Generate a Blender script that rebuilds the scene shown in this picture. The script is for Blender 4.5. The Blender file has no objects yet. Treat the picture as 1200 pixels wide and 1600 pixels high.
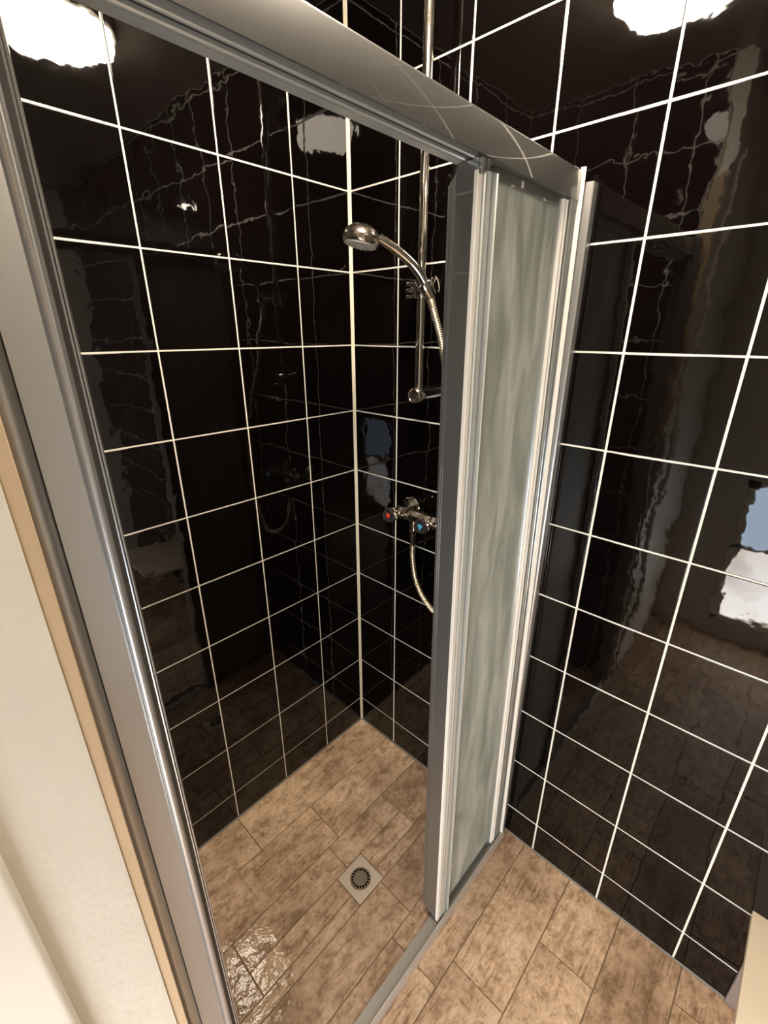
import bpy, bmesh, math, random
from mathutils import Vector, Matrix, Euler

C = bpy.context.scene.collection
S = bpy.context.scene
random.seed(7)
PI = math.pi

# ------------------------------------------------------------------ camera
cam_d = bpy.data.cameras.new('camera')
cam_d.sensor_fit = 'VERTICAL'
cam_d.sensor_height = 36.0
cam_d.sensor_width = 27.0
cam_d.lens = 711.35 / 1600.0 * 36.0
cam_d.clip_start = 0.01
cam = bpy.data.objects.new('camera', cam_d)
cam.location = (-1.0295, -1.0959, 1.5563)
cam.rotation_euler = (PI/2 - 0.37906, 0, -0.81803)
C.objects.link(cam)
S.camera = cam

# ------------------------------------------------------------------ world, lamp light, exposure
W = bpy.data.worlds.new('world'); S.world = W; W.use_nodes = True
W.node_tree.nodes['Background'].inputs[0].default_value = (0.75, 0.86, 1.0, 1)
W.node_tree.nodes['Background'].inputs[1].default_value = 1.0
LAMP_STRENGTH = 140.0         # emission of the ceiling lamp's diffuser
LAMP_COLOR = (1.0, 0.85, 0.68)
SPOT_STRENGTH = 430.0         # small spot over the room behind the camera
DAY_STRENGTH = 18.0           # daylight behind the low glazing
DAY_COLOR = (0.80, 0.90, 1.0)
S.view_settings.view_transform = 'Standard'
S.view_settings.look = 'None'
S.view_settings.gamma = 1.0
S.view_settings.use_curve_mapping = False
S.view_settings.exposure = -0.22

# ------------------------------------------------------------------ helpers
def link(name, me, parent=None, mat=None):
    o = bpy.data.objects.new(name, me); C.objects.link(o)
    if mat is not None and me is not None and not me.materials: me.materials.append(mat)
    if parent is not None: o.parent = parent
    return o

def tag(o, label=None, cat=None, group=None, kind=None):
    if label: o['label'] = label
    if cat: o['category'] = cat
    if group: o['group'] = group
    if kind: o['kind'] = kind
    return o

def empty(name, loc=(0, 0, 0), rot=(0, 0, 0)):
    o = bpy.data.objects.new(name, None); C.objects.link(o)
    o.location = loc; o.rotation_euler = rot; o.empty_display_size = 0.05
    return o

def finish(bm, name, smooth=None):
    bmesh.ops.remove_doubles(bm, verts=bm.verts, dist=1e-6)
    bmesh.ops.recalc_face_normals(bm, faces=bm.faces)
    me = bpy.data.meshes.new(name)
    if smooth is not None:
        for f in bm.faces: f.smooth = True
        for e in bm.edges:
            if len(e.link_faces) == 2 and e.calc_face_angle(0) > math.radians(smooth): e.smooth = False
    bm.to_mesh(me); bm.free()
    return me

def box(bm, x0, x1, y0, y1, z0, z1, bev=0.0, seg=2):
    r = bmesh.ops.create_cube(bm, size=1)
    vs = r['verts']
    bmesh.ops.scale(bm, vec=(x1-x0, y1-y0, z1-z0), verts=vs)
    bmesh.ops.translate(bm, vec=((x0+x1)/2, (y0+y1)/2, (z0+z1)/2), verts=vs)
    if bev:
        es = list({e for v in vs for e in v.link_edges})
        bmesh.ops.bevel(bm, geom=es, offset=bev, segments=seg, affect='EDGES', profile=0.5)

def extrude(bm, pts, axis, a, b):
    """closed 2-D section pts swept along axis from a to b. x: pts are (y,z); z: pts are (x,y); y: pts are (x,z)"""
    def P(p, t):
        return {'x': (t, p[0], p[1]), 'y': (p[0], t, p[1]), 'z': (p[0], p[1], t)}[axis]
    A = [bm.verts.new(P(p, a)) for p in pts]; B = [bm.verts.new(P(p, b)) for p in pts]
    n = len(pts)
    for i in range(n):
        bm.faces.new((A[i], A[(i+1) % n], B[(i+1) % n], B[i]))
    for L in (A, B):
        f = bm.faces.new(L)
        bmesh.ops.triangulate(bm, faces=[f])

def lathe(bm, prof, seg=32, M=None, cap=True):
    """prof: list of (r, h) revolved about local z, then transformed by M"""
    M = M or Matrix()
    rings = []
    for r, h in prof:
        if r < 1e-6: rings.append([bm.verts.new(M @ Vector((0, 0, h)))])
        else: rings.append([bm.verts.new(M @ Vector((r*math.cos(2*PI*i/seg), r*math.sin(2*PI*i/seg), h))) for i in range(seg)])
    for a, b in zip(rings, rings[1:]):
        for i in range(seg):
            j = (i+1) % seg
            if len(a) == 1 and len(b) == 1: continue
            if len(a) == 1: bm.faces.new((a[0], b[i], b[j]))
            elif len(b) == 1: bm.faces.new((a[i], a[j], b[0]))
            else: bm.faces.new((a[i], a[j], b[j], b[i]))
    if cap:
        for r in (rings[0], rings[-1]):
            if len(r) > 1: bm.faces.new(r)

def axis_matrix(origin, direction):
    q = Vector(direction).to_track_quat('Z', 'Y')
    return Matrix.Translation(origin) @ q.to_matrix().to_4x4()

def catmull(pts, n):
    out = []
    P = [Vector(p) for p in pts]
    P = [2*P[0]-P[1]] + P + [2*P[-1]-P[-2]]
    for i in range(1, len(P)-2):
        for k in range(n):
            t = k/n
            a, b, c, d = P[i-1:i+3]
            out.append(0.5*((2*b)+(-a+c)*t+(2*a-5*b+4*c-d)*t*t+(-a+3*b-3*c+d)*t**3))
    out.append(P[-2])
    return out

def tube(bm, path, radii, seg=12, flat=1.0):
    up = Vector((0, 0, 1)); rings = []
    prev = None
    for i, p in enumerate(path):
        t = (path[min(i+1, len(path)-1)] - path[max(i-1, 0)]).normalized()
        if prev is None:
            u = t.cross(up if abs(t.z) < 0.95 else Vector((1, 0, 0))).normalized()
        else:
            u = (prev - t*prev.dot(t)).normalized()
        prev = u
        v = t.cross(u)
        r = radii[i] if isinstance(radii, (list, tuple)) else radii
        rings.append([bm.verts.new(p + u*r*math.cos(2*PI*k/seg) + v*r*flat*math.sin(2*PI*k/seg)) for k in range(seg)])
    for a, b in zip(rings, rings[1:]):
        for k in range(seg):
            j = (k+1) % seg
            bm.faces.new((a[k], a[j], b[j], b[k]))
    bm.faces.new(rings[0]); bm.faces.new(rings[-1])

# ------------------------------------------------------------------ materials
def new_mat(name):
    m = bpy.data.materials.new(name); m.use_nodes = True
    nt = m.node_tree
    return m, nt, nt.nodes['Principled BSDF']

def N(nt, kind, **kw):
    n = nt.nodes.new(kind)
    for k, v in kw.items(): setattr(n, k, v)
    return n

def setin(n, **kw):
    for k, v in kw.items():
        n.inputs[k.replace('_', ' ')].default_value = v
    return n

def noise(nt, vec, scale, detail=3, rough=0.5, dist=0.0):
    n = N(nt, 'ShaderNodeTexNoise')
    nt.links.new(vec, n.inputs['Vector'])
    setin(n, Scale=scale, Detail=detail, Roughness=rough, Distortion=dist)
    return n.outputs['Fac']

def ramp(nt, fac, stops):
    r = N(nt, 'ShaderNodeValToRGB'); nt.links.new(fac, r.inputs[0])
    el = r.color_ramp.elements
    while len(el) < len(stops): el.new(0.5)
    for e, (p, c) in zip(el, stops):
        e.position = p; e.color = (c[0], c[1], c[2], 1) if isinstance(c, tuple) else (c, c, c, 1)
    return r.outputs['Color']

def maprange(nt, fac, a, b, c, d):
    m = N(nt, 'ShaderNodeMapRange'); nt.links.new(fac, m.inputs['Value'])
    m.inputs['From Min'].default_value = a; m.inputs['From Max'].default_value = b
    m.inputs['To Min'].default_value = c; m.inputs['To Max'].default_value = d
    return m.outputs['Result']

def math_(nt, op, a, b=None):
    m = N(nt, 'ShaderNodeMath', operation=op)
    for i, v in enumerate((a, b)):
        if v is None: continue
        if isinstance(v, (int, float)): m.inputs[i].default_value = v
        else: nt.links.new(v, m.inputs[i])
    return m.outputs[0]

def bump(nt, h, strength, distance, normal=None):
    b = N(nt, 'ShaderNodeBump'); nt.links.new(h, b.inputs['Height'])
    b.inputs['Strength'].default_value = strength; b.inputs['Distance'].default_value = distance
    if normal is not None: nt.links.new(normal, b.inputs['Normal'])
    return b.outputs['Normal']

def pos(nt): return N(nt, 'ShaderNodeNewGeometry').outputs['Position']

def vscale(nt, v, s):
    m = N(nt, 'ShaderNodeVectorMath', operation='MULTIPLY'); nt.links.new(v, m.inputs[0]); m.inputs[1].default_value = s
    return m.outputs[0]

def mix_rgb(nt, fac, a, b, mode='MIX'):
    m = N(nt, 'ShaderNodeMix', data_type='RGBA', blend_type=mode)
    if isinstance(fac, (int, float)): m.inputs[0].default_value = fac
    else: nt.links.new(fac, m.inputs[0])
    for i, v in ((6, a), (7, b)):
        if isinstance(v, tuple): m.inputs[i].default_value = (v[0], v[1], v[2], 1)
        else: nt.links.new(v, m.inputs[i])
    return m.outputs[2]

def mat_simple(name, col, rough=0.5, metal=0.0, spec=0.5, bscale=None, bdist=0.0005, coat=0.0):
    m, nt, p = new_mat(name)
    pz = pos(nt)
    n = noise(nt, pz, 9, 4)
    c = mix_rgb(nt, n, tuple(x*0.94 for x in col), tuple(min(1, x*1.06) for x in col))
    nt.links.new(c, p.inputs['Base Color'])
    nt.links.new(maprange(nt, noise(nt, pz, 30, 3), 0.3, 0.7, rough*0.85, rough*1.15), p.inputs['Roughness'])
    p.inputs['Metallic'].default_value = metal
    p.inputs['Specular IOR Level'].default_value = spec
    if coat: p.inputs['Coat Weight'].default_value = coat; p.inputs['Coat Roughness'].default_value = 0.03
    if bscale: nt.links.new(bump(nt, noise(nt, pz, bscale, 5), 1.0, bdist), p.inputs['Normal'])
    return m

# black glazed wall tile: glassy glaze over hand-pressed, gently rippled clay
def mat_black_tile():
    m, nt, p = new_mat('black_glaze')
    pz = pos(nt)
    info = N(nt, 'ShaderNodeObjectInfo')
    off = N(nt, 'ShaderNodeVectorMath', operation='SCALE'); nt.links.new(info.outputs['Location'], off.inputs[0]); off.inputs['Scale'].default_value = 7.3
    add = N(nt, 'ShaderNodeVectorMath', operation='ADD'); nt.links.new(pz, add.inputs[0]); nt.links.new(off.outputs[0], add.inputs[1])
    v = add.outputs[0]
    c = mix_rgb(nt, noise(nt, v, 6, 3), (0.0016, 0.0009, 0.0009), (0.0034, 0.0022, 0.0020))
    nt.links.new(c, p.inputs['Base Color'])
    p.inputs['Roughness'].default_value = 0.025
    p.inputs['IOR'].default_value = 1.45
    h1 = noise(nt, v, 9, 1.5, 0.45)
    h2 = noise(nt, v, 26, 2.0, 0.5)
    n1 = bump(nt, h1, 1.0, 0.0011)
    n2 = bump(nt, h2, 1.0, 0.00024, n1)
    nt.links.new(n2, p.inputs['Normal'])
    return m

def mat_floor(name, tint):
    m, nt, p = new_mat(name)
    pz = pos(nt)
    info = N(nt, 'ShaderNodeObjectInfo')
    r = N(nt, 'ShaderNodeCombineXYZ'); nt.links.new(math_(nt, 'MULTIPLY', info.outputs['Random'], 37.0), r.inputs[0]); nt.links.new(math_(nt, 'MULTIPLY', info.outputs['Random'], 91.0), r.inputs[1])
    add = N(nt, 'ShaderNodeVectorMath', operation='ADD'); nt.links.new(pz, add.inputs[0]); nt.links.new(r.outputs[0], add.inputs[1])
    v = add.outputs[0]
    grain = noise(nt, vscale(nt, v, (7.0, 120.0, 1.0)), 1.0, 8, 0.72, 1.2)       # sawn wood grain along the plank
    cross = noise(nt, vscale(nt, v, (60.0, 14.0, 1.0)), 1.0, 6, 0.7, 0.6)          # saw marks across it
    blot = noise(nt, vscale(nt, v, (1.0, 1.4, 1.0)), 19.0, 12, 0.78, 0.3)         # worn paint patches
    fleck = noise(nt, vscale(nt, v, (1.0, 1.5, 1.0)), 60.0, 8, 0.78, 0.5)
    big = noise(nt, v, 5.0, 4, 0.55, 0.2)
    c1 = ramp(nt, blot, [(0.36, (0.36, 0.235, 0.145)), (0.45, (0.53, 0.375, 0.245)), (0.50, (0.68, 0.505, 0.35)), (0.62, (0.80, 0.62, 0.455))])
    c2 = ramp(nt, grain, [(0.38, (0.50, 0.41, 0.33)), (0.45, (0.82, 0.77, 0.72)), (0.52, (1, 1, 1))])
    gmask = maprange(nt, noise(nt, v, 7.0, 2), 0.44, 0.58, 0.0, 0.95)
    c = mix_rgb(nt, gmask, c1, c2, 'MULTIPLY')
    c2b = ramp(nt, cross, [(0.36, (0.60, 0.52, 0.44)), (0.43, (1, 1, 1))])
    xmask = maprange(nt, noise(nt, v, 9.0, 2), 0.50, 0.62, 0.0, 0.8)
    c = mix_rgb(nt, xmask, c, c2b, 'MULTIPLY')
    c3 = ramp(nt, fleck, [(0.36, (0.48, 0.40, 0.33)), (0.43, (0.94, 0.92, 0.90)), (0.66, (1.12, 1.11, 1.10))])
    c = mix_rgb(nt, 0.9, c, c3, 'MULTIPLY')
    c4 = ramp(nt, big, [(0.38, (0.68, 0.62, 0.57)), (0.56, (1.06, 1.05, 1.04))])
    c = mix_rgb(nt, 0.8, c, c4, 'MULTIPLY')
    c5 = ramp(nt, info.outputs['Random'], [(0.0, (0.82, 0.78, 0.74)), (0.5, (0.98, 0.96, 0.94)), (1.0, (1.12, 1.10, 1.07))])
    c = mix_rgb(nt, 1.0, c, c5, 'MULTIPLY')
    nt.links.new(c, p.inputs['Base Color'])
    p.inputs['Roughness'].default_value = 0.5
    # water left standing near the jamb end of the shower
    sx = N(nt, 'ShaderNodeVectorMath', operation='DISTANCE'); nt.links.new(pz, sx.inputs[0]); sx.inputs[1].default_value = (-0.80, -0.44, 0.0)
    d = math_(nt, 'ADD', sx.outputs['Value'], math_(nt, 'MULTIPLY', noise(nt, pz, 16, 4), 0.34))
    wet = maprange(nt, d, 0.345, 0.28, 0.0, 1.0)
    nt.links.new(wet, p.inputs['Coat Weight'])
    p.inputs['Coat Roughness'].default_value = 0.04
    hb = math_(nt, 'ADD', math_(nt, 'MULTIPLY', grain, 0.5), math_(nt, 'ADD', math_(nt, 'MULTIPLY', fleck, 0.4), math_(nt, 'MULTIPLY', blot, 0.5)))
    nt.links.new(bump(nt, hb, 1.0, 0.0022), p.inputs['Normal'])
    nt.links.new(bump(nt, noise(nt, pz, 24, 4), 1.0, 0.0020), p.inputs['Coat Normal'])
    return m

def mat_alu(name, base, rough, coat=0.25, metal=0.9):
    m, nt, p = new_mat(name)
    pz = pos(nt)
    n = noise(nt, pz, 5, 2, 0.5)
    c = mix_rgb(nt, n, tuple(x*0.95 for x in base), tuple(min(1, x*1.08) for x in base))
    nt.links.new(c, p.inputs['Base Color'])
    p.inputs['Metallic'].default_value = metal
    p.inputs['Roughness'].default_value = rough
    p.inputs['Coat Weight'].default_value = coat
    p.inputs['Coat Roughness'].default_value = 0.03
    return m

def mat_frosted():
    m, nt, p = new_mat('frosted_glass')
    pz = pos(nt)
    st = noise(nt, vscale(nt, pz, (13.0, 13.0, 2.6)), 1.6, 7, 0.66, 0.6)
    c = mix_rgb(nt, maprange(nt, st, 0.35, 0.68, 0, 1), (0.56, 0.61, 0.53), (0.84, 0.87, 0.80))
    nt.links.new(c, p.inputs['Base Color'])
    sp = noise(nt, pz, 420, 3, 0.7)
    nt.links.new(maprange(nt, sp, 0.3, 0.7, 0.42, 0.62), p.inputs['Roughness'])
    nt.links.new(maprange(nt, st, 0.36, 0.68, 0.62, 0.30), p.inputs['Transmission Weight'])
    p.inputs['IOR'].default_value = 1.45
    nt.links.new(bump(nt, sp, 0.6, 0.0004), p.inputs['Normal'])
    return m

def mat_chrome(name='chrome', base=(0.80, 0.76, 0.72), rough=0.07):
    m, nt, p = new_mat(name)
    pz = pos(nt)
    sp = noise(nt, pz, 170, 3, 0.6)
    p.inputs['Metallic'].default_value = 1.0
    # limescale specks
    f = maprange(nt, sp, 0.56, 0.68, 0.0, 1.0)
    nt.links.new(mix_rgb(nt, f, base, tuple(x*0.8 for x in base)), p.inputs['Base Color'])
    nt.links.new(maprange(nt, sp, 0.50, 0.70, rough, rough+0.12), p.inputs['Roughness'])
    return m

def mat_plaster(name, col, b=0.0012, sc=26):
    m, nt, p = new_mat(name)
    pz = pos(nt)
    n = noise(nt, pz, 7, 5, 0.6)
    nt.links.new(mix_rgb(nt, n, tuple(x*0.93 for x in col), tuple(min(1, x*1.03) for x in col)), p.inputs['Base Color'])
    p.inputs['Roughness'].default_value = 0.42
    h = math_(nt, 'ADD', math_(nt, 'MULTIPLY', noise(nt, pz, sc, 4, 0.55), 0.8), math_(nt, 'MULTIPLY', noise(nt, pz, 120, 3), 0.12))
    nt.links.new(bump(nt, h, 1.0, b*1.6), p.inputs['Normal'])
    return m

def mat_emit(name, col, s, col2=None):
    m, nt, p = new_mat(name)
    p.inputs['Base Color'].default_value = (0.8, 0.8, 0.8, 1)
    if col2:
        f = noise(nt, pos(nt), 3.0, 3)
        nt.links.new(mix_rgb(nt, maprange(nt, f, 0.4, 0.6, 0, 1), col, col2), p.inputs['Emission Color'])
    else:
        p.inputs['Emission Color'].default_value = (*col, 1)
    p.inputs['Emission Strength'].default_value = s
    return m

M_TILE = mat_black_tile()
M_GROUT = mat_simple('grout', (0.88, 0.85, 0.76), 0.8, bscale=300, bdist=0.0006)
M_SILICONE = mat_simple('silicone', (0.80, 0.76, 0.58), 0.45)
M_CAULK = mat_simple('floor_caulk', (0.17, 0.155, 0.13), 0.5, bscale=120, bdist=0.0006)
M_FLOOR = mat_floor('wood_look_stoneware', (1.0, 1.0, 1.0))
M_JOINT = mat_simple('floor_joint', (0.20, 0.135, 0.075), 0.8, bscale=200, bdist=0.0006)
M_ALU = mat_alu('satin_aluminium', (0.215, 0.215, 0.205), 0.40, 1.0, metal=0.7)
M_ALU_BRIGHT = mat_alu('bright_aluminium', (0.68, 0.71, 0.68), 0.30, 0.3, metal=0.6)
M_ALU_MID = mat_alu('grey_aluminium', (0.40, 0.42, 0.40), 0.28, 0.4, metal=0.65)
M_RAIL = mat_alu('threshold_aluminium', (0.50, 0.47, 0.42), 0.35, 0.3, metal=0.4)
M_ALU_JAMB = mat_alu('polished_aluminium', (0.37, 0.37, 0.36), 0.32, 0.25, metal=0.65)
M_ALU_LIGHT = mat_alu('light_aluminium', (0.86, 0.85, 0.80), 0.36, 0.2, metal=0.35)
M_SEAL = mat_simple('cream_seal', (0.86, 0.84, 0.76), 0.35)
M_GLASS = mat_frosted()
M_CHROME = mat_chrome()
M_CHROME_WORN = mat_chrome('limescaled_chrome', (0.62, 0.55, 0.49), 0.16)
M_BRASS = mat_chrome('hose_metal', (0.80, 0.72, 0.55), 0.34)
M_HANDLE = mat_simple('dark_handle', (0.03, 0.028, 0.03), 0.18)
M_RED = mat_simple('red_mark', (0.80, 0.06, 0.03), 0.4)
M_BLUE = mat_simple('blue_mark', (0.07, 0.42, 0.62), 0.4)
M_PLASTER = mat_plaster('cream_plaster', (0.78, 0.745, 0.65), 0.0022, 20)
M_WALL = mat_plaster('painted_wall', (0.70, 0.67, 0.61), 0.0006)
M_WHITE = mat_plaster('white_gloss_paint', (0.85, 0.82, 0.72), 0.0004, 12)
M_BATTEN = mat_simple('beige_batten', (0.58, 0.43, 0.27), 0.55, bscale=60, bdist=0.0004)
M_CEIL = mat_plaster('ceiling_paint', (0.30, 0.27, 0.23), 0.0005)
M_CREAM = mat_simple('cream_board', (0.85, 0.74, 0.58), 0.5, bscale=40, bdist=0.0003)
M_TILE_REFLECTION = mat_simple('grey_brown_reflection', (0.24, 0.20, 0.18), 0.5)  # tone of a reflection in the tiles, put into the colour
M_STONE = mat_simple('drain_plate_plastic', (0.60, 0.50, 0.39), 0.45)
M_GRATE = mat_alu('drain_steel', (0.34, 0.29, 0.22), 0.38, 0.1)
M_DARK = mat_simple('dark_hollow', (0.001, 0.001, 0.001), 0.9, spec=0.1)
M_SPRAY = mat_simple('spray_plate', (0.50, 0.47, 0.43), 0.35)
M_LAMP = mat_emit('lamp_diffuser', LAMP_COLOR, LAMP_STRENGTH)
M_SPOT = mat_emit('spot_diffuser', LAMP_COLOR, SPOT_STRENGTH)
M_DAY = mat_emit('daylit_glazing', (0.62, 0.78, 1.0), DAY_STRENGTH*0.75)
M_DAY_LOW = mat_emit('daylit_lower_glazing', (1.0, 0.96, 0.92), DAY_STRENGTH*1.5, (0.55, 0.47, 0.42))

# ------------------------------------------------------------------ tiles
_cache = {}
def tile_mesh(w, h, t, edge, mat, key):
    """A slab w x h x t, its face at local z=t, softly rounded arrises through custom normals. 34 triangles."""
    k = (round(w, 4), round(h, 4), key)
    if k in _cache: return _cache[k]
    bm = bmesh.new(); a, b = w/2, h/2
    rings = [(0.0, 0.0, (0, 0)), (0.0, t-edge, None), (edge*0.3, t-edge*0.3, None), (edge, t, None)]
    vs = []
    for ins, z, _ in rings:
        vs.append([bm.verts.new((sx*(a-ins), sy*(b-ins), z)) for sx, sy in ((-1, -1), (1, -1), (1, 1), (-1, 1))])
    for A, B in zip(vs, vs[1:]):
        for i in range(4): bm.faces.new((A[i], A[(i+1) % 4], B[(i+1) % 4], B[i]))
    bm.faces.new(vs[-1]); bm.faces.new(list(reversed(vs[0])))
    for f in bm.faces: f.smooth = True
    me = bpy.data.meshes.new(key)
    bm.to_mesh(me); bm.free()
    norms = []
    for ri, ang in enumerate((90, 80, 40, 0)):
        for sx, sy in ((-1, -1), (1, -1), (1, 1), (-1, 1)):
            n = Vector((sx*math.sin(math.radians(ang))*0.707, sy*math.sin(math.radians(ang))*0.707, math.cos(math.radians(ang))))
            norms.append(n.normalized())
    # edges of each side need the side's own direction: loop normals
    ln = []
    for poly in me.polygons:
        fn = poly.normal
        for li in poly.loop_indices:
            vi = me.loops[li].vertex_index; ri = vi // 4
            ang = math.radians((90, 80, 40, 0)[ri])
            if abs(fn.z) > 0.999: ln.append(fn.copy() if ri != 3 else Vector((0, 0, 1)))
            else:
                s = Vector((fn.x, fn.y, 0)).normalized()
                ln.append(s*math.sin(ang) + Vector((0, 0, math.cos(ang))))
    me.normals_split_custom_set([tuple(n) for n in ln])
    me.materials.append(mat)
    _cache[k] = me
    return me

def add_tile(parent, name, center, basis, w, h, t=0.006, edge=0.0016, mat=None, key='tile', wob=0.0022):
    """basis: 3x3 (columns: across, up, outward)"""
    o = bpy.data.objects.new(name, tile_mesh(w, h, t, edge, mat or M_TILE, key)); C.objects.link(o)
    r = Euler((random.uniform(-wob, wob), random.uniform(-wob, wob), 0)).to_matrix()
    m = (basis @ r).to_4x4(); m.translation = center
    o.parent = parent
    o.matrix_world = m
    return o

HF = 0.1146
ZS = [0.0] + [HF + 0.2*k for k in range(12)]       # horizontal joint heights; the last tile is cut at the ceiling
CEIL = 2.335
ZS = [z for z in ZS if z < CEIL-0.02] + [CEIL]
G = 0.0046

def tile_wall(parent, us, origin, uax, nax, gu=0.0033, gz=0.0033):
    """us: joint positions along uax from origin; face of the tiles lies on the plane through origin."""
    U, Nn = Vector(uax), Vector(nax)
    B = Matrix((U, Nn.cross(U) if False else Vector((0, 0, 1)), Nn)).transposed()
    if B.determinant() < 0: B = Matrix((-U, Vector((0, 0, 1)), Nn)).transposed()
    for u0, u1 in zip(us, us[1:]):
        for z0, z1 in zip(ZS, ZS[1:]):
            w = u1-u0-gu; h = z1-z0-gz
            if w < 0.01 or h < 0.01: continue
            c = Vector(origin) + U*((u0+u1)/2) + Vector((0, 0, (z0+z1)/2)) - Nn*0.006
            add_tile(parent, 'tile', c, B, w, h)

def wall_slab(name, x0, x1, y0, y1, z0, z1, mat, label):
    bm = bmesh.new(); box(bm, x0, x1, y0, y1, z0, z1)
    o = link(name, finish(bm, name), None, mat)
    tag(o, label, 'wall', kind='structure')
    return o

GD = 0.0012   # grout lies this far below the tile faces
colsA = [0.0, 0.1931, 0.3914, 0.5910, 0.7905, 0.975]
colsB = [0.0, 0.1834, 0.3853, 0.5857, 0.7871, 0.9876, 1.1876, 1.3876, 1.5876, 1.7876, 1.9876, 2.1876, 2.3876, 2.45]

ROOM_X, ROOM_Y = -1.72, -2.45
wall_back = wall_slab('wall_back', -0.975, 0.10, GD, 0.10, -0.02, CEIL, M_GROUT, 'black tiled wall with pale joints opposite the shower opening')
tile_wall(wall_back, colsA, (0, 0, 0), (-1, 0, 0), (0, -1, 0))
wall_right = wall_slab('wall_right', GD, 0.10, ROOM_Y, 0.0, -0.02, CEIL, M_GROUT, 'black tiled wall on the right running out of the shower')
tile_wall(wall_right, colsB, (0, 0, 0), (0, -1, 0), (-1, 0, 0), 0.0043, 0.0036)
wall_left = wall_slab('wall_left', -1.40, -0.975-GD, -0.655, 0.10, -0.02, CEIL, M_GROUT, 'left tiled side wall inside the shower')
tile_wall(wall_left, [0.0, 0.19, 0.39, 0.59, 0.655], (-0.975, 0, 0), (0, -1, 0), (1, 0, 0))

# plain painted walls of the room around the camera
bm = bmesh.new(); box(bm, ROOM_X, -0.9925, -0.705, -0.656, -0.02, CEIL, 0.0015, 2)
wall_stub = tag(link('wall_front', finish(bm, 'wall_front', 40), None, M_PLASTER), 'cream plastered wall face left of the metal jamb', 'wall', kind='structure')
wall_slab('wall_rear', ROOM_X, 0.10, ROOM_Y-0.1, ROOM_Y, -0.02, CEIL, M_WALL, 'painted wall behind the camera')
bm = bmesh.new()
wy0, wy1, wz0, wz1 = -1.75, -0.955, 0.10, 0.90
box(bm, ROOM_X-0.1, ROOM_X, ROOM_Y, wy0, -0.02, CEIL); box(bm, ROOM_X-0.1, ROOM_X, wy1, -0.656, -0.02, CEIL)
box(bm, ROOM_X-0.1, ROOM_X, wy0, wy1, -0.02, wz0); box(bm, ROOM_X-0.1, ROOM_X, wy0, wy1, wz1, CEIL)
me = bpy.data.meshes.new('wall_window'); bm.to_mesh(me); bm.free()
tag(link('wall_far_left', me, None, M_WALL), 'painted wall with a low window left of the camera', 'wall', kind='structure')
bm = bmesh.new()
for (a, b, c, d) in ((wy0, wy1, wz0, wz0+0.04), (wy0, wy1, wz1-0.04, wz1), (wy0, wy0+0.04, wz0, wz1), (wy1-0.04, wy1, wz0, wz1), (wy0, wy1, 0.53, 0.55)):
    box(bm, ROOM_X-0.06, ROOM_X-0.01, a, b, c, d, 0.003, 1)
win = tag(link('window_1', finish(bm, 'window_frame'), None, M_WHITE), 'low white framed window reflected in the right black tiles', 'window', kind='structure')
zm = 0.54
bm = bmesh.new(); box(bm, ROOM_X-0.045, ROOM_X-0.038, wy0+0.02, wy1-0.02, zm+0.01, wz1-0.02)
link('pane', finish(bm, 'pane'), win, M_DAY)
bm = bmesh.new(); box(bm, ROOM_X-0.045, ROOM_X-0.038, wy0+0.02, wy1-0.02, wz0+0.02, zm-0.01)
link('pane', finish(bm, 'pane'), win, M_DAY_LOW)
wall_slab('ceiling', ROOM_X-0.1, 0.10, ROOM_Y-0.1, 0.10, CEIL, CEIL+0.08, M_CEIL, 'painted ceiling above the shower')['category'] = 'ceiling'

# batten and white door casing on the left
bm = bmesh.new(); box(bm, -0.9925, -0.9815, -0.703, -0.66, 0, 2.02, 0.001, 1)
tag(link('trim_1', finish(bm, 'batten', 40), None, M_BATTEN), 'narrow beige filler batten between metal jamb and plastered wall', 'trim', kind='structure')
bm = bmesh.new(); box(bm, -1.34, -1.066, -0.720, -0.705, 0, 2.10, 0.007, 4)
tag(link('trim_2', finish(bm, 'casing', 40), None, M_WHITE), 'white painted board with a bright rounded edge at lower left', 'trim', kind='structure')
# silicone in the inner corner
bm = bmesh.new(); extrude(bm, [(0.0, 0.0), (-0.0075, 0.0), (-0.0065, -0.0018), (-0.0035, -0.0035), (-0.0018, -0.0065), (0.0, -0.0075)], 'z', 0.0, CEIL)
tag(link('trim_3', finish(bm, 'corner_silicone', 40), None, M_SILICONE), 'pale silicone line in the inner corner of the black tiles', 'trim', kind='structure')
# caulk between floor and walls
bm = bmesh.new()
ca = [(0.0, 0.0005), (-0.005, 0.0005), (-0.0035, 0.0018), (-0.0015, 0.0035), (0.0, 0.0055)]
extrude(bm, [(a, z) for a, z in ca], 'x', -0.975, 0.0)
extrude(bm, [(a, z) for a, z in ca], 'y', -0.640, 0.0)
tag(link('trim_4', finish(bm, 'floor_caulk'), None, M_CAULK), 'grey caulk line around the shower floor', 'trim', kind='structure')
bm = bmesh.new(); extrude(bm, [(a*0.8, z*0.8) for a, z in ca], 'y', ROOM_Y, -0.698)
tag(link('trim_5', finish(bm, 'floor_caulk_outer'), None, M_CAULK), 'grey caulk line along the black tiles outside the shower', 'trim', kind='structure')

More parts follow.
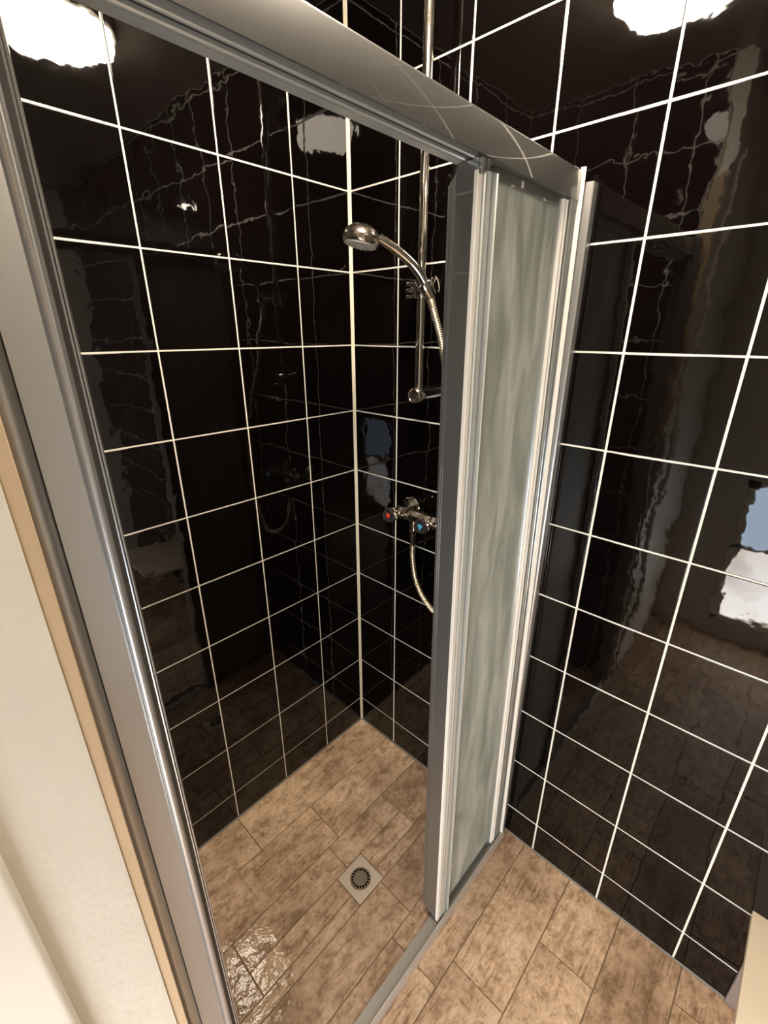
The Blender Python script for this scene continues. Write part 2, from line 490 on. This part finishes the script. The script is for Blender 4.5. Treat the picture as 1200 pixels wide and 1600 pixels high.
# ------------------------------------------------------------------ floor: wood-look stoneware planks
bm = bmesh.new()
hx0, hx1, hy0, hy1 = -0.4367-0.033, -0.4367+0.033, -0.4418-0.033, -0.4418+0.033     # hollow under the drain
box(bm, ROOM_X-0.1, hx0, ROOM_Y-0.1, 0.10, -0.08, -0.0016); box(bm, hx1, 0.10, ROOM_Y-0.1, 0.10, -0.08, -0.0016)
box(bm, hx0, hx1, ROOM_Y-0.1, hy0, -0.08, -0.0016); box(bm, hx0, hx1, hy1, 0.10, -0.08, -0.0016)
floor = tag(link('floor', finish(bm, 'floor'), None, M_JOINT), 'floor of tan wood-look stoneware planks', 'floor', kind='structure')
YS = [0.0, -0.1515, -0.3030, -0.4560, -0.6095, -0.7620, -0.9110, -1.0560, -1.2105, -1.3630, -1.5150, -1.6680, -1.8200, -1.9730, -2.1250, -2.2780, ROOM_Y]
JX = [[-0.597], [-0.400, -1.0], [-0.195, -0.789], [-0.40, -1.0], [-0.478, -1.08], [-0.405, -1.0, -1.6], [-0.2085, -0.81, -1.41], [-0.62, -1.22],
      [-0.095, -0.69, -1.29], [-0.5, -1.1], [-0.3, -0.9, -1.5], [-0.6, -1.2], [-0.1, -0.7, -1.3], [-0.4, -1.0, -1.6], [-0.2, -0.8, -1.4], [-0.5, -1.1]]
FG = 0.0028
DR = (-0.4367, -0.4418)  # drain centre
DH = 0.051               # half size of drain plate
FB = Matrix.Identity(3)
def plank(x0, x1, y0, y1):
    if x1-x0 < 0.012 or y1-y0 < 0.012: return
    c = Vector(((x0+x1)/2, (y0+y1)/2, -0.008))
    add_tile(floor, 'plank', c, FB, x1-x0-FG, y1-y0-FG, 0.008, 0.0009, M_FLOOR, 'plank', 0.0008)
for i, (ya, yb) in enumerate(zip(YS, YS[1:])):
    xs = [0.0] + JX[i]
    left = -0.975 if ya > -0.60 else ROOM_X
    xs = [x for x in xs if x > left+0.02] + [left]
    for xa, xb in zip(xs, xs[1:]):
        # cut the planks around the drain plate
        x0, x1, y0, y1 = xb, xa, yb, ya
        dx0, dx1, dy0, dy1 = DR[0]-DH, DR[0]+DH, DR[1]-DH, DR[1]+DH
        if x1 > dx0 and x0 < dx1 and y1 > dy0 and y0 < dy1:
            cy0, cy1 = max(y0, dy0), min(y1, dy1)
            if i == 2:      # saw cut from the plate to the joint above, as in the photo
                plank(-0.4445, x1, cy1, y1); plank(x0, -0.4445, cy1, y1)
            elif cy1 < y1: plank(x0, x1, cy1, y1)
            if i == 3 and y0 < cy0: plank(x0, x1, y0, cy0)
            elif y0 < cy0: plank(x0, x1, y0, cy0)
            plank(x0, min(dx0, x1), cy0, cy1)
            plank(max(dx1, x0), x1, cy0, cy1)
        else:
            plank(x0, x1, y0, y1)

# ------------------------------------------------------------------ floor drain
dr = empty('floor_drain', (DR[0], DR[1], 0))
tag(dr, 'square floor drain plate with round slotted grate in the shower floor', 'drain')
bm = bmesh.new()
seg = 48; R0 = 0.0315; H = DH-0.002
def sq(a):
    c, s = math.cos(a), math.sin(a); k = H/max(abs(c), abs(s)); return (c*k, s*k)
outer = [sq(2*PI*i/seg + PI/4) for i in range(seg)]
inner = [(R0*math.cos(2*PI*i/seg + PI/4), R0*math.sin(2*PI*i/seg + PI/4)) for i in range(seg)]
rings = [[bm.verts.new((x, y, -0.006)) for x, y in outer], [bm.verts.new((x, y, -0.0002)) for x, y in outer],
         [bm.verts.new((x*0.985, y*0.985, 0.0006)) for x, y in outer], [bm.verts.new((x*1.05, y*1.05, 0.0006)) for x, y in inner],
         [bm.verts.new((x, y, -0.0006)) for x, y in inner], [bm.verts.new((x, y, -0.0045)) for x, y in inner]]
for a, b in zip(rings, rings[1:]):
    for i in range(seg): bm.faces.new((a[i], a[(i+1) % seg], b[(i+1) % seg], b[i]))
link('plate', finish(bm, 'plate', 35), dr, M_STONE)
bm = bmesh.new()
NH = 18
# grate: hub disc, ring of holes, rim
def arc(r, a0, a1, n, z): return [bm.verts.new((r*math.cos(a0+(a1-a0)*k/n), r*math.sin(a0+(a1-a0)*k/n), z)) for k in range(n+1)]
zt = 0.0002
for k in range(NH):
    a0 = 2*PI*k/NH; a1 = a0+2*PI/NH; ah = a0+(a1-a0)*0.62
    for (p, q, n, rr) in ((a0, a1, 4, ((0.0, 0.0208),)), (a0, a1, 4, ((0.0276, 0.0308),)), (ah, a1, 2, ((0.0208, 0.0276),))):
        r0, r1 = rr[0]
        A = arc(max(r0, 0.0005), p, q, n, zt+(0.0003 if r0 == 0 else 0)); B = arc(r1, p, q, n, zt)
        for t in range(n): bm.faces.new((A[t], A[t+1], B[t+1], B[t]))
me = finish(bm, 'grate')
link('grate', me, dr, M_GRATE)
bm = bmesh.new(); lathe(bm, [(0.0305, -0.0350), (0.0305, -0.0045), (0.0298, -0.0045), (0.0298, -0.0340), (0.0, -0.0340)], 32)
link('drain_sump', finish(bm, 'drain_sump', 35), dr, M_DARK)

# ------------------------------------------------------------------ shower enclosure (leans inwards a little, as in the photo)
TILT = 0.012
enc = empty('shower_enclosure', (0, -0.690, 0), (-TILT, 0, 0))
tag(enc, 'aluminium framed sliding shower screen with frosted glass panels slid to the right', 'shower screen')
XL, XR = -0.981, -0.026
# header rail
bm = bmesh.new()
hs = [(0.0, 1.785), (0.0, 1.830), (0.0012, 1.8325), (0.004, 1.8335), (0.048, 1.8335), (0.048, 1.7875), (0.0275, 1.7875), (0.0275, 1.817), (0.0022, 1.817), (0.0022, 1.785)]
extrude(bm, hs, 'x', XL, XR-0.004)
link('header_rail', finish(bm, 'header_rail', 30), enc, M_ALU)
bm = bmesh.new()
extrude(bm, [(0.0482, 1.7875), (0.0482, 1.783), (0.0345, 1.783), (0.0345, 1.7865), (0.0335, 1.7865), (0.0335, 1.783), (0.0290, 1.7825), (0.0275, 1.784), (0.0275, 1.7873)], 'x', XL, XR-0.006)
extrude(bm, [(0.0175, 1.8165), (0.0175, 1.784), (0.0162, 1.7828), (0.0135, 1.7828), (0.0122, 1.784), (0.0122, 1.8165)], 'x', XL, XR-0.006)
link('roller_track', finish(bm, 'roller_track', 30), enc, M_ALU_BRIGHT)
# threshold rail
bm = bmesh.new()
rs = [(-0.011, 0.0), (-0.0095, 0.006), (-0.0065, 0.0185), (-0.0045, 0.0215), (-0.001, 0.0215), (0.0015, 0.0175), (0.0045, 0.0075), (0.0315, 0.0060), (0.0335, 0.0)]
extrude(bm, rs, 'x', XL+0.02, XR+0.003)
link('threshold_rail', finish(bm, 'threshold_rail', 25), enc, M_RAIL)
# jamb at the left
bm = bmesh.new()
js = [(-0.981, 0.044), (-0.981, -0.0040)]
for k in range(7):       # shallow convex outer cover
    t = k/6; js.append((-0.9805 + 0.0145*t, -0.0055 - 0.0050*math.sin(PI*(0.15+0.75*t))))
js += [(-0.9655, -0.0045), (-0.9650, -0.0085), (-0.9400, -0.0095), (-0.9382, -0.0085)]
for k in range(13):      # rounded bead
    a = PI - PI*k/12; js.append((-0.93385 + 0.0042*math.cos(a), -0.0095 - 0.0048*math.sin(a)))
js += [(-0.9294, 0.0060), (-0.9254, 0.0060), (-0.9252, -0.0095), (-0.9243, -0.0100), (-0.9238, -0.0095), (-0.9236, -0.005), (-0.9226, -0.005), (-0.9225, -0.0085), (-0.9215, -0.0088), (-0.9208, -0.0075), (-0.915, 0.012), (-0.915, 0.044)]
extrude(bm, js, 'z', 0.0, 1.845)
link('jamb', finish(bm, 'jamb', 28), enc, M_ALU_JAMB)
# wall channel at the right (plumb: undo the lean)
bm = bmesh.new()
ws = [(0.0, -0.645), (-0.0245, -0.645), (-0.0245, -0.6845), (-0.0238, -0.6875), (-0.0225, -0.6890), (-0.0212, -0.6878), (-0.0200, -0.6862), (-0.0150, -0.6880), (-0.0100, -0.6890), (-0.0050, -0.6895), (-0.0015, -0.6890), (0.0, -0.6880)]
extrude(bm, ws, 'z', 0.0, 1.815)
wc = link('wall_channel', finish(bm, 'wall_channel', 35), None, M_ALU_JAMB)
wc.parent = enc
wc.matrix_parent_inverse = (Matrix.Translation((0, -0.690, 0)) @ Euler((-TILT, 0, 0)).to_matrix().to_4x4()).inverted()
# closing post beside it, fluted
bm = bmesh.new()
ps = [(-0.0250, 0.040), (-0.0610, 0.040), (-0.0610, 0.0040), (-0.0595, 0.0020), (-0.0560, 0.0020), (-0.0550, 0.0050), (-0.0500, 0.0055), (-0.0490, 0.0025), (-0.0430, 0.0015), (-0.0420, 0.0045), (-0.0350, 0.0045), (-0.0345, 0.0030), (-0.0250, 0.0030)]
extrude(bm, ps, 'z', 0.004, 1.835)
link('closing_post', finish(bm, 'closing_post', 30), enc, M_ALU_MID)
bm = bmesh.new()
extrude(bm, [(-0.0340, 0.0029), (-0.0335, -0.0045), (-0.0315, -0.0060), (-0.0295, -0.0045), (-0.0290, 0.0029)], 'z', 0.004, 1.838)
link('edge_bead', finish(bm, 'edge_bead', 30), enc, M_SEAL)

# front sliding panel
sp = empty('sliding_panel'); sp.parent = enc
SX0, SX1 = -0.373, -0.325
bm = bmesh.new()
prof = [(0.0060, 0.0164), (0.0530, 0.0400), (0.0545, 0.060), (0.0545, 1.760), (0.0500, 1.7635), (0.0455, 1.7690), (0.0430, 1.7800), (0.0060, 1.7825)]
extrude(bm, prof, 'x', SX0+0.0005, SX0+0.0030)
extrude(bm, [(0.0515, 0.05), (0.0560, 0.05), (0.0560, 1.757), (0.0515, 1.757)], 'x', SX0-0.0012, SX0+0.016)
extrude(bm, [(0.0470, 0.05), (0.0500, 0.05), (0.0500, 1.757), (0.0470, 1.757)], 'x', SX0-0.0006, SX0+0.004)
box(bm, SX0+0.003, SX1, 0.0105, 0.030, 0.020, 1.779)
link('leading_stile', finish(bm, 'leading_stile', 30), sp, M_ALU)
bm = bmesh.new()
extrude(bm, [(SX0, 0.0118), (SX0, 0.0060), (SX0+0.0010, 0.0050), (SX0+0.0110, 0.0050), (SX0+0.0118, 0.0060), (SX0+0.0118, 0.0118)], 'z', 0.018, 1.768)
link('seal_strip', finish(bm, 'seal_strip', 30), sp, M_SEAL)['label'] = 'cream white edge seal'
bm = bmesh.new()
fs = [(SX0+0.0120, 0.0118), (SX0+0.0125, 0.0100), (SX0+0.0145, 0.0100), (SX0+0.0150, 0.0050), (SX0+0.0175, 0.0030), (SX0+0.0200, 0.0050),
      (SX0+0.0208, 0.0100), (SX0+0.0228, 0.0100), (SX0+0.0235, 0.0040), (SX0+0.0300, 0.0020), (SX0+0.0325, 0.0050), (SX0+0.0332, 0.0110), (SX0+0.0390, 0.0112), (SX0+0.0405, 0.0105),
      (SX0+0.0415, 0.0000), (SX0+0.0435, -0.0015), (SX0+0.0450, 0.0000), (SX0+0.0465, 0.0118)]
extrude(bm, fs, 'z', 0.018, 1.770)
link('fluted_profile', finish(bm, 'fluted_profile', 30), sp, M_ALU_BRIGHT)
bm = bmesh.new(); box(bm, SX0+0.0005, SX0+0.010, -0.0005, 0.0060, 1.763, 1.782, 0.001, 1); box(bm, SX0+0.016, SX0+0.0185, -0.001, 0.006, 1.768, 1.783)
link('roller_block', finish(bm, 'roller_block', 30), sp, M_ALU)
bm = bmesh.new(); box(bm, SX1-0.001, -0.0915, 0.0175, 0.0225, 0.018, 1.778)
link('glass_pane', finish(bm, 'glass_pane'), sp, M_GLASS)
bm = bmesh.new(); extrude(bm, [(0.010, 1.7705), (0.010, 1.784), (0.028, 1.784), (0.028, 1.7705), (0.0195, 1.769), (0.0155, 1.7675), (0.012, 1.7675)], 'x', SX1, -0.0915)
link('top_bar', finish(bm, 'top_bar', 30), sp, M_ALU)
bm = bmesh.new(); extrude(bm, [(0.0085, 0.008), (0.0085, 0.0165), (0.0105, 0.0185), (0.0125, 0.0165), (0.0140, 0.0165), (0.0155, 0.0215), (0.0250, 0.0215), (0.0250, 0.008)], 'x', SX1, -0.064)
link('bottom_bar', finish(bm, 'bottom_bar', 30), sp, M_ALU)
bm = bmesh.new()
rsx = [(-0.0620, 0.030), (-0.0920, 0.030), (-0.0920, 0.0140), (-0.0905, 0.0100), (-0.0870, 0.0100), (-0.0855, 0.0120), (-0.0620, 0.0120)]
extrude(bm, rsx, 'z', 0.012, 1.783)
link('trailing_stile', finish(bm, 'trailing_stile', 30), sp, M_ALU_MID)
for xa, xb, yy in ((-0.0850, -0.0815, 0.0050), (-0.0745, -0.0675, 0.0040)):
    bm = bmesh.new(); extrude(bm, [(xa, 0.0119), (xa, yy+0.001), ((xa+xb)/2, yy-0.0008), (xb, yy+0.001), (xb, 0.0119)], 'z', 0.012, 1.781)
    link('glazing_bead', finish(bm, 'glazing_bead', 30), sp, M_SEAL)
# rear panel, mostly behind the front one
fp = empty('rear_panel'); fp.parent = enc
bm = bmesh.new(); box(bm, -0.345, -0.060, 0.0385, 0.0430, 0.020, 1.778)
link('glass_pane', finish(bm, 'glass_pane_rear'), fp, M_GLASS)
bm = bmesh.new(); box(bm, -0.362, -0.345, 0.0340, 0.0465, 0.018, 1.780, 0.001, 1); box(bm, -0.345, -0.060, 0.0350, 0.0460, 1.770, 1.783); box(bm, -0.345, -0.060, 0.0350, 0.0460, 0.010, 0.022); box(bm, -0.060, -0.030, 0.0340, 0.0465, 0.012, 1.783)
link('panel_frame', finish(bm, 'panel_frame', 30), fp, M_ALU)

# ------------------------------------------------------------------ riser rail
PX, PY = -0.050, -0.3065
rail = empty('riser_rail', (0, PY, 1.40))
tag(rail, 'vertical chrome shower rail on the tiled wall', 'shower rail')
bm = bmesh.new(); lathe(bm, [(0.0112, -0.005), (0.0112, 0.925)], 28, Matrix.Translation((PX, 0, 0)))
link('pole', finish(bm, 'pole', 40), rail, M_CHROME)
for zb in (-0.004, 0.90):
    bm = bmesh.new()
    lathe(bm, [(0.0, 0.0012), (0.0150, 0.0012), (0.0160, 0.0), (0.0180, 0.0), (0.0195, 0.0020), (0.0195, 0.0045), (0.0183, 0.0060), (0.0195, 0.0075), (0.0200, 0.0095), (0.0200, 0.0380), (0.0205, 0.0480), (0.0210, 0.0715), (0.0210, 0.0745), (0.0, 0.0745)], 36, axis_matrix((-0.0745, 0, zb), (1, 0, 0)))
    link('wall_bracket', finish(bm, 'wall_bracket', 35), rail, M_CHROME_WORN)
# slider
bm = bmesh.new()
zs = 0.252
lathe(bm, [(0.0120, zs-0.020), (0.0165, zs-0.019), (0.0175, zs-0.012), (0.0175, zs+0.012), (0.0165, zs+0.019), (0.0120, zs+0.020)], 28, Matrix.Translation((PX, 0, 0)))
for dz in (-0.0165, -0.002, 0.0125):   # clamp fins towards the corner
    box(bm, PX-0.014, PX+0.012, 0.008, 0.040, zs+dz-0.0042, zs+dz+0.0042, 0.0018, 2)
box(bm, PX-0.008, PX+0.006, 0.010, 0.030, zs-0.015, zs+0.014, 0.002, 2)
link('slider', finish(bm, 'slider', 35), rail, M_CHROME)
bm = bmesh.new()
lathe(bm, [(0.0, 0.0), (0.015, 0.0), (0.0175, 0.003), (0.0175, 0.008), (0.012, 0.010), (0.0, 0.010)], 28, axis_matrix((PX-0.012, -0.046, zs+0.006), (0, -1, 0.15)))
link('clamp_knob', finish(bm, 'clamp_knob', 35), rail, M_CHROME)
bm = bmesh.new()
lathe(bm, [(0.0120, -0.022), (0.0135, -0.021), (0.0165, -0.004), (0.0175, 0.010), (0.0165, 0.013), (0.014, 0.013)], 24, axis_matrix((PX-0.034, -0.042, zs-0.002), (-0.55, 0.30, 0.80)))
lathe(bm, [(0.010, 0.0), (0.010, 0.034)], 16, axis_matrix((PX-0.002, -0.008, zs), (-0.55, -0.80, 0.0)))
link('cradle', finish(bm, 'cradle', 35), rail, M_CHROME)

# ------------------------------------------------------------------ hand shower
hx = empty('hand_shower', (PX-0.034, PY-0.042, 1.645))
tag(hx, 'chrome hand shower with round head resting in the slider of the rail', 'hand shower')
bm = bmesh.new()
hp = catmull([(0.010, -0.006, -0.016), (-0.003, 0.002, 0.014), (-0.026, 0.018, 0.050), (-0.062, 0.038, 0.080), (-0.098, 0.054, 0.099), (-0.122, 0.062, 0.105)], 8)
n = len(hp)
tube(bm, hp, [0.0085 + 0.0045*math.sin(PI*min(1, (i/(n-1))*1.15))**0.8 - 0.001*(i/(n-1)) for i in range(n)], 16, 0.85)
link('handle', finish(bm, 'handle', 60), hx, M_CHROME)
# a raised rib along the handle's back
bm = bmesh.new()
tube(bm, [p + Vector((-0.004, 0.001, 0.0098)) for p in hp[6:-8]], 0.0032, 8)
link('handle_rib', finish(bm, 'handle_rib', 60), hx, M_CHROME_WORN)
hc = Vector((-0.150, 0.066, 0.098)); hd = Vector((-0.16, 0.10, -1.0)).normalized()
MM = axis_matrix(hc, hd)
bm = bmesh.new()
lathe(bm, [(0.0, -0.0270), (0.012, -0.0262), (0.024, -0.0220), (0.034, -0.0140), (0.0395, -0.0045), (0.0405, 0.0010), (0.0395, 0.0040), (0.0400, 0.0065), (0.0385, 0.0100), (0.0370, 0.0120)], 40, MM, cap=True)
link('head', finish(bm, 'head', 50), hx, M_CHROME_WORN)
bm = bmesh.new()
lathe(bm, [(0.0360, 0.0115), (0.0355, 0.0150), (0.0300, 0.0165), (0.0, 0.0170)], 36, MM, cap=False)
for ring, cnt in ((0.010, 8), (0.019, 14), (0.028, 20)):
    for k in range(cnt):
        a = 2*PI*k/cnt
        lathe(bm, [(0.0013, 0.0155), (0.0010, 0.0185), (0.0, 0.0185)], 6, MM @ Matrix.Translation((ring*math.cos(a), ring*math.sin(a), 0)), cap=False)
link('spray_plate', finish(bm, 'spray_plate', 50), hx, M_SPRAY)
bm = bmesh.new()
lathe(bm, [(0.0, 0.0), (0.0060, 0.0), (0.0060, 0.010), (0.0, 0.010)], 16, axis_matrix((-0.118, 0.050, 0.109), (0, 1, 0.15)))
lathe(bm, [(0.011, -0.008), (0.0125, -0.004), (0.0125, 0.004), (0.011, 0.008)], 20, axis_matrix((-0.121, 0.062, 0.104), (-1, 0.2, -0.05)))
link('neck_joint', finish(bm, 'neck_joint', 40), hx, M_CHROME)

# ------------------------------------------------------------------ hose
hs_ = empty('shower_hose', (-0.06, -0.31, 0.975))
tag(hs_, 'ribbed metal shower hose looping from the mixer tap up to the hand shower', 'hose')
O = Vector((-0.06, -0.31, 0.975))
pts = [(-0.062, -0.309, 0.985), (-0.062, -0.309, 0.955), (-0.064, -0.311, 0.910), (-0.070, -0.330, 0.845), (-0.080, -0.372, 0.800), (-0.085, -0.425, 0.775), (-0.085, -0.485, 0.790), (-0.082, -0.530, 0.87),
       (-0.080, -0.545, 1.02), (-0.078, -0.520, 1.20), (-0.078, -0.455, 1.36), (-0.078, -0.415, 1.46), (-0.078, -0.392, 1.54), (-0.075, -0.368, 1.595), (-0.073, -0.353, 1.627)]
path = catmull([tuple(Vector(p)-O) for p in pts], 40)
# resample evenly at one ring per half pitch
L = [0.0]
for a, b in zip(path, path[1:]): L.append(L[-1] + (b-a).length)
step = 0.0014; m_ = int(L[-1]/step); rs_path = []; j = 0
for i in range(m_+1):
    d = i*step
    while j < len(L)-2 and L[j+1] < d: j += 1
    t = (d-L[j])/max(1e-9, L[j+1]-L[j]); rs_path.append(path[j].lerp(path[j+1], min(1, t)))
bm = bmesh.new()
tube(bm, rs_path, [0.0088 if i % 4 in (1, 2) else 0.0062 for i in range(len(rs_path))], 10)
link('ribbed_sleeve', finish(bm, 'ribbed_sleeve', 80), hs_, M_BRASS)
bm = bmesh.new()
lathe(bm, [(0.0080, -0.030), (0.0095, -0.026), (0.0100, 0.0), (0.0110, 0.004), (0.0110, 0.016)], 8, Matrix.Translation(Vector(pts[0])-O+Vector((0, 0, -0.002))))
link('lower_nut', finish(bm, 'lower_nut', 30), hs_, M_CHROME_WORN)
bm = bmesh.new()
q1, q0 = Vector(pts[-1])-O, Vector(pts[-2])-O
lathe(bm, [(0.0070, -0.028), (0.0085, -0.024), (0.0100, -0.002), (0.0105, 0.008)], 16, axis_matrix(q1, (q1-q0)))
link('upper_cone', finish(bm, 'upper_cone', 40), hs_, M_BRASS)

# ------------------------------------------------------------------ mixer tap
mx = empty('mixer_tap', (0, -0.325, 1.047))
tag(mx, 'chrome wall mixer tap with red and blue marked handles', 'tap')
bm = bmesh.new()
bp = [(0.0, -0.090), (0.0180, -0.088), (0.0205, -0.080), (0.0205, -0.055), (0.0175, -0.045), (0.0195, -0.030), (0.0200, 0.0), (0.0195, 0.030), (0.0175, 0.040), (0.0205, 0.050), (0.0205, 0.072), (0.0180, 0.080), (0.0, 0.082)]
lathe(bm, bp, 8, axis_matrix((-0.058, 0, 0), (0, 1, 0)) @ Matrix.Rotation(PI/8, 4, 'Z'))
lathe(bm, [(0.011, -0.034), (0.0115, -0.018), (0.014, 0.0)], 20, Matrix.Translation((-0.060, 0.016, -0.010)))
link('body', finish(bm, 'body', 25), mx, M_CHROME_WORN)
for s in (1, -1):
    bm = bmesh.new()
    lathe(bm, [(0.0, 0.0), (0.0340, 0.0), (0.0340, 0.003), (0.0300, 0.010), (0.0170, 0.022), (0.0120, 0.024), (0.0120, 0.046), (0.0, 0.046)], 12, axis_matrix((0.0, s*0.075, 0), (-1, 0, 0)))
    link('rosette', finish(bm, 'rosette', 20), mx, M_CHROME)
for s, mat_ in ((1, M_RED), (-1, M_BLUE)):
    hy = 0.074 if s == 1 else -0.046
    A = axis_matrix((-0.068, hy, 0.0), (-1, -0.04, 0.02))
    bm = bmesh.new()
    lathe(bm, [(0.013, 0.0), (0.011, 0.006), (0.0085, 0.010), (0.0085, 0.030), (0.013, 0.036), (0.0, 0.037)], 20, A)
    # four chrome prongs flaring from the spindle to the cap
    for k in range(3):
        a = PI/2 + 2*PI*k/3
        p = [A @ Vector((r*math.cos(a), r*math.sin(a), h)) for r, h in ((0.008, 0.014), (0.015, 0.018), (0.0205, 0.026), (0.0205, 0.038))]
        tube(bm, catmull([tuple(v) for v in p], 5), 0.0028, 8)
    h_ = link('handle', finish(bm, 'handle_core', 40), mx, M_CHROME)
    h_['label'] = ('red' if s == 1 else 'blue') + ' marked handle'
    # rounded triangular dark cap
    bm = bmesh.new()
    def lobed(r, z):
        return [bm.verts.new(A @ Vector((r*(1+0.09*math.cos(3*(t-PI/2)))*math.cos(t), r*(1+0.09*math.cos(3*(t-PI/2)))*math.sin(t), z))) for t in [2*PI*i/36 for i in range(36)]]
    rg = [lobed(0.0190, 0.034), lobed(0.0215, 0.036), lobed(0.0220, 0.042), lobed(0.0205, 0.045), lobed(0.0165, 0.0455), lobed(0.0150, 0.0440)]
    for a, b in zip(rg, rg[1:]):
        for i in range(36): bm.faces.new((a[i], a[(i+1) % 36], b[(i+1) % 36], b[i]))
    bm.faces.new(rg[0]); bm.faces.new(rg[-1])
    link('cap', finish(bm, 'cap', 40), h_, M_HANDLE)
    bm = bmesh.new()
    # drop shaped mark, point downwards
    d = [(0.0, -0.0105), (0.0045, -0.0045), (0.0080, 0.0010), (0.0070, 0.0060), (0.0, 0.0070), (-0.0070, 0.0060), (-0.0080, 0.0010), (-0.0045, -0.0045)]
    Z0, Z1 = 0.0438, 0.0452
    vx = A.to_3x3() @ Vector((1, 0, 0)); 
    e1 = Vector((0, 1, 0)); e2 = Vector((0, 0, 1)); ax = (A.to_3x3() @ Vector((0, 0, 1)))
    base = A @ Vector((0, 0, 0))
    lo = [bm.verts.new(base + ax*Z0 + e1*x + e2*y) for x, y in d]; hi = [bm.verts.new(base + ax*Z1 + e1*x*0.92 + e2*y*0.92) for x, y in d]
    for i in range(8): bm.faces.new((lo[i], lo[(i+1) % 8], hi[(i+1) % 8], hi[i]))
    bm.faces.new(lo); bm.faces.new(hi)
    link('temperature_mark', finish(bm, 'temperature_mark'), h_, mat_)

# ------------------------------------------------------------------ cream ledge in the lower right corner
bm = bmesh.new(); box(bm, -0.34, 0.0, -1.72, -1.2795, 0.316, 0.334, 0.0012, 2)
led = empty('wall_shelf', (0, -1.5, 0.316))
def led_part(n_, me_, m_):
    o = link(n_, me_, None, m_); o.parent = led; o.matrix_parent_inverse = Matrix.Translation((0, 1.5, -0.316))
led_part('board', finish(bm, 'board', 40), M_CREAM)
bm = bmesh.new(); box(bm, -0.011, 0.0, -1.70, -1.302, 0.003, 0.316, 0.0008, 1)  # added thin panel, coloured like a reflection in the tiles below the board
led_part('tile_reflection_panel', finish(bm, 'tile_reflection_panel', 40), M_TILE_REFLECTION)
tag(led, 'cream painted board ledge fixed to the wall in the lower right corner', 'shelf')

# ------------------------------------------------------------------ ceiling lamp (seen only in the tiles' reflections)
lp = empty('ceiling_lamp', (-0.46, -0.635, CEIL))
tag(lp, 'round warm white ceiling lamp mirrored in the black tiles', 'lamp')
bm = bmesh.new(); lathe(bm, [(0.0, 0.0), (0.145, 0.0), (0.145, -0.030), (0.138, -0.034)], 48, cap=False)
link('lamp_base', finish(bm, 'lamp_base', 40), lp, M_WHITE)
bm = bmesh.new(); lathe(bm, [(0.138, -0.030), (0.136, -0.052), (0.118, -0.072), (0.075, -0.082), (0.0, -0.086)], 48, cap=False)
link('lamp_shade', finish(bm, 'lamp_shade', 60), lp, M_LAMP)

sl = empty('ceiling_spot', (-0.61, -2.15, CEIL))
tag(sl, 'small round ceiling spot behind the camera mirrored in the back tiles', 'lamp')
bm = bmesh.new(); lathe(bm, [(0.0, 0.0), (0.060, 0.0), (0.060, -0.012), (0.052, -0.018), (0.050, -0.012), (0.045, -0.010)], 32, cap=False)
link('trim_ring', finish(bm, 'trim_ring', 40), sl, M_CHROME)
bm = bmesh.new(); lathe(bm, [(0.0455, -0.009), (0.040, -0.016), (0.0, -0.019)], 32, cap=False)
link('lamp_lens', finish(bm, 'lamp_lens', 60), sl, M_SPOT)
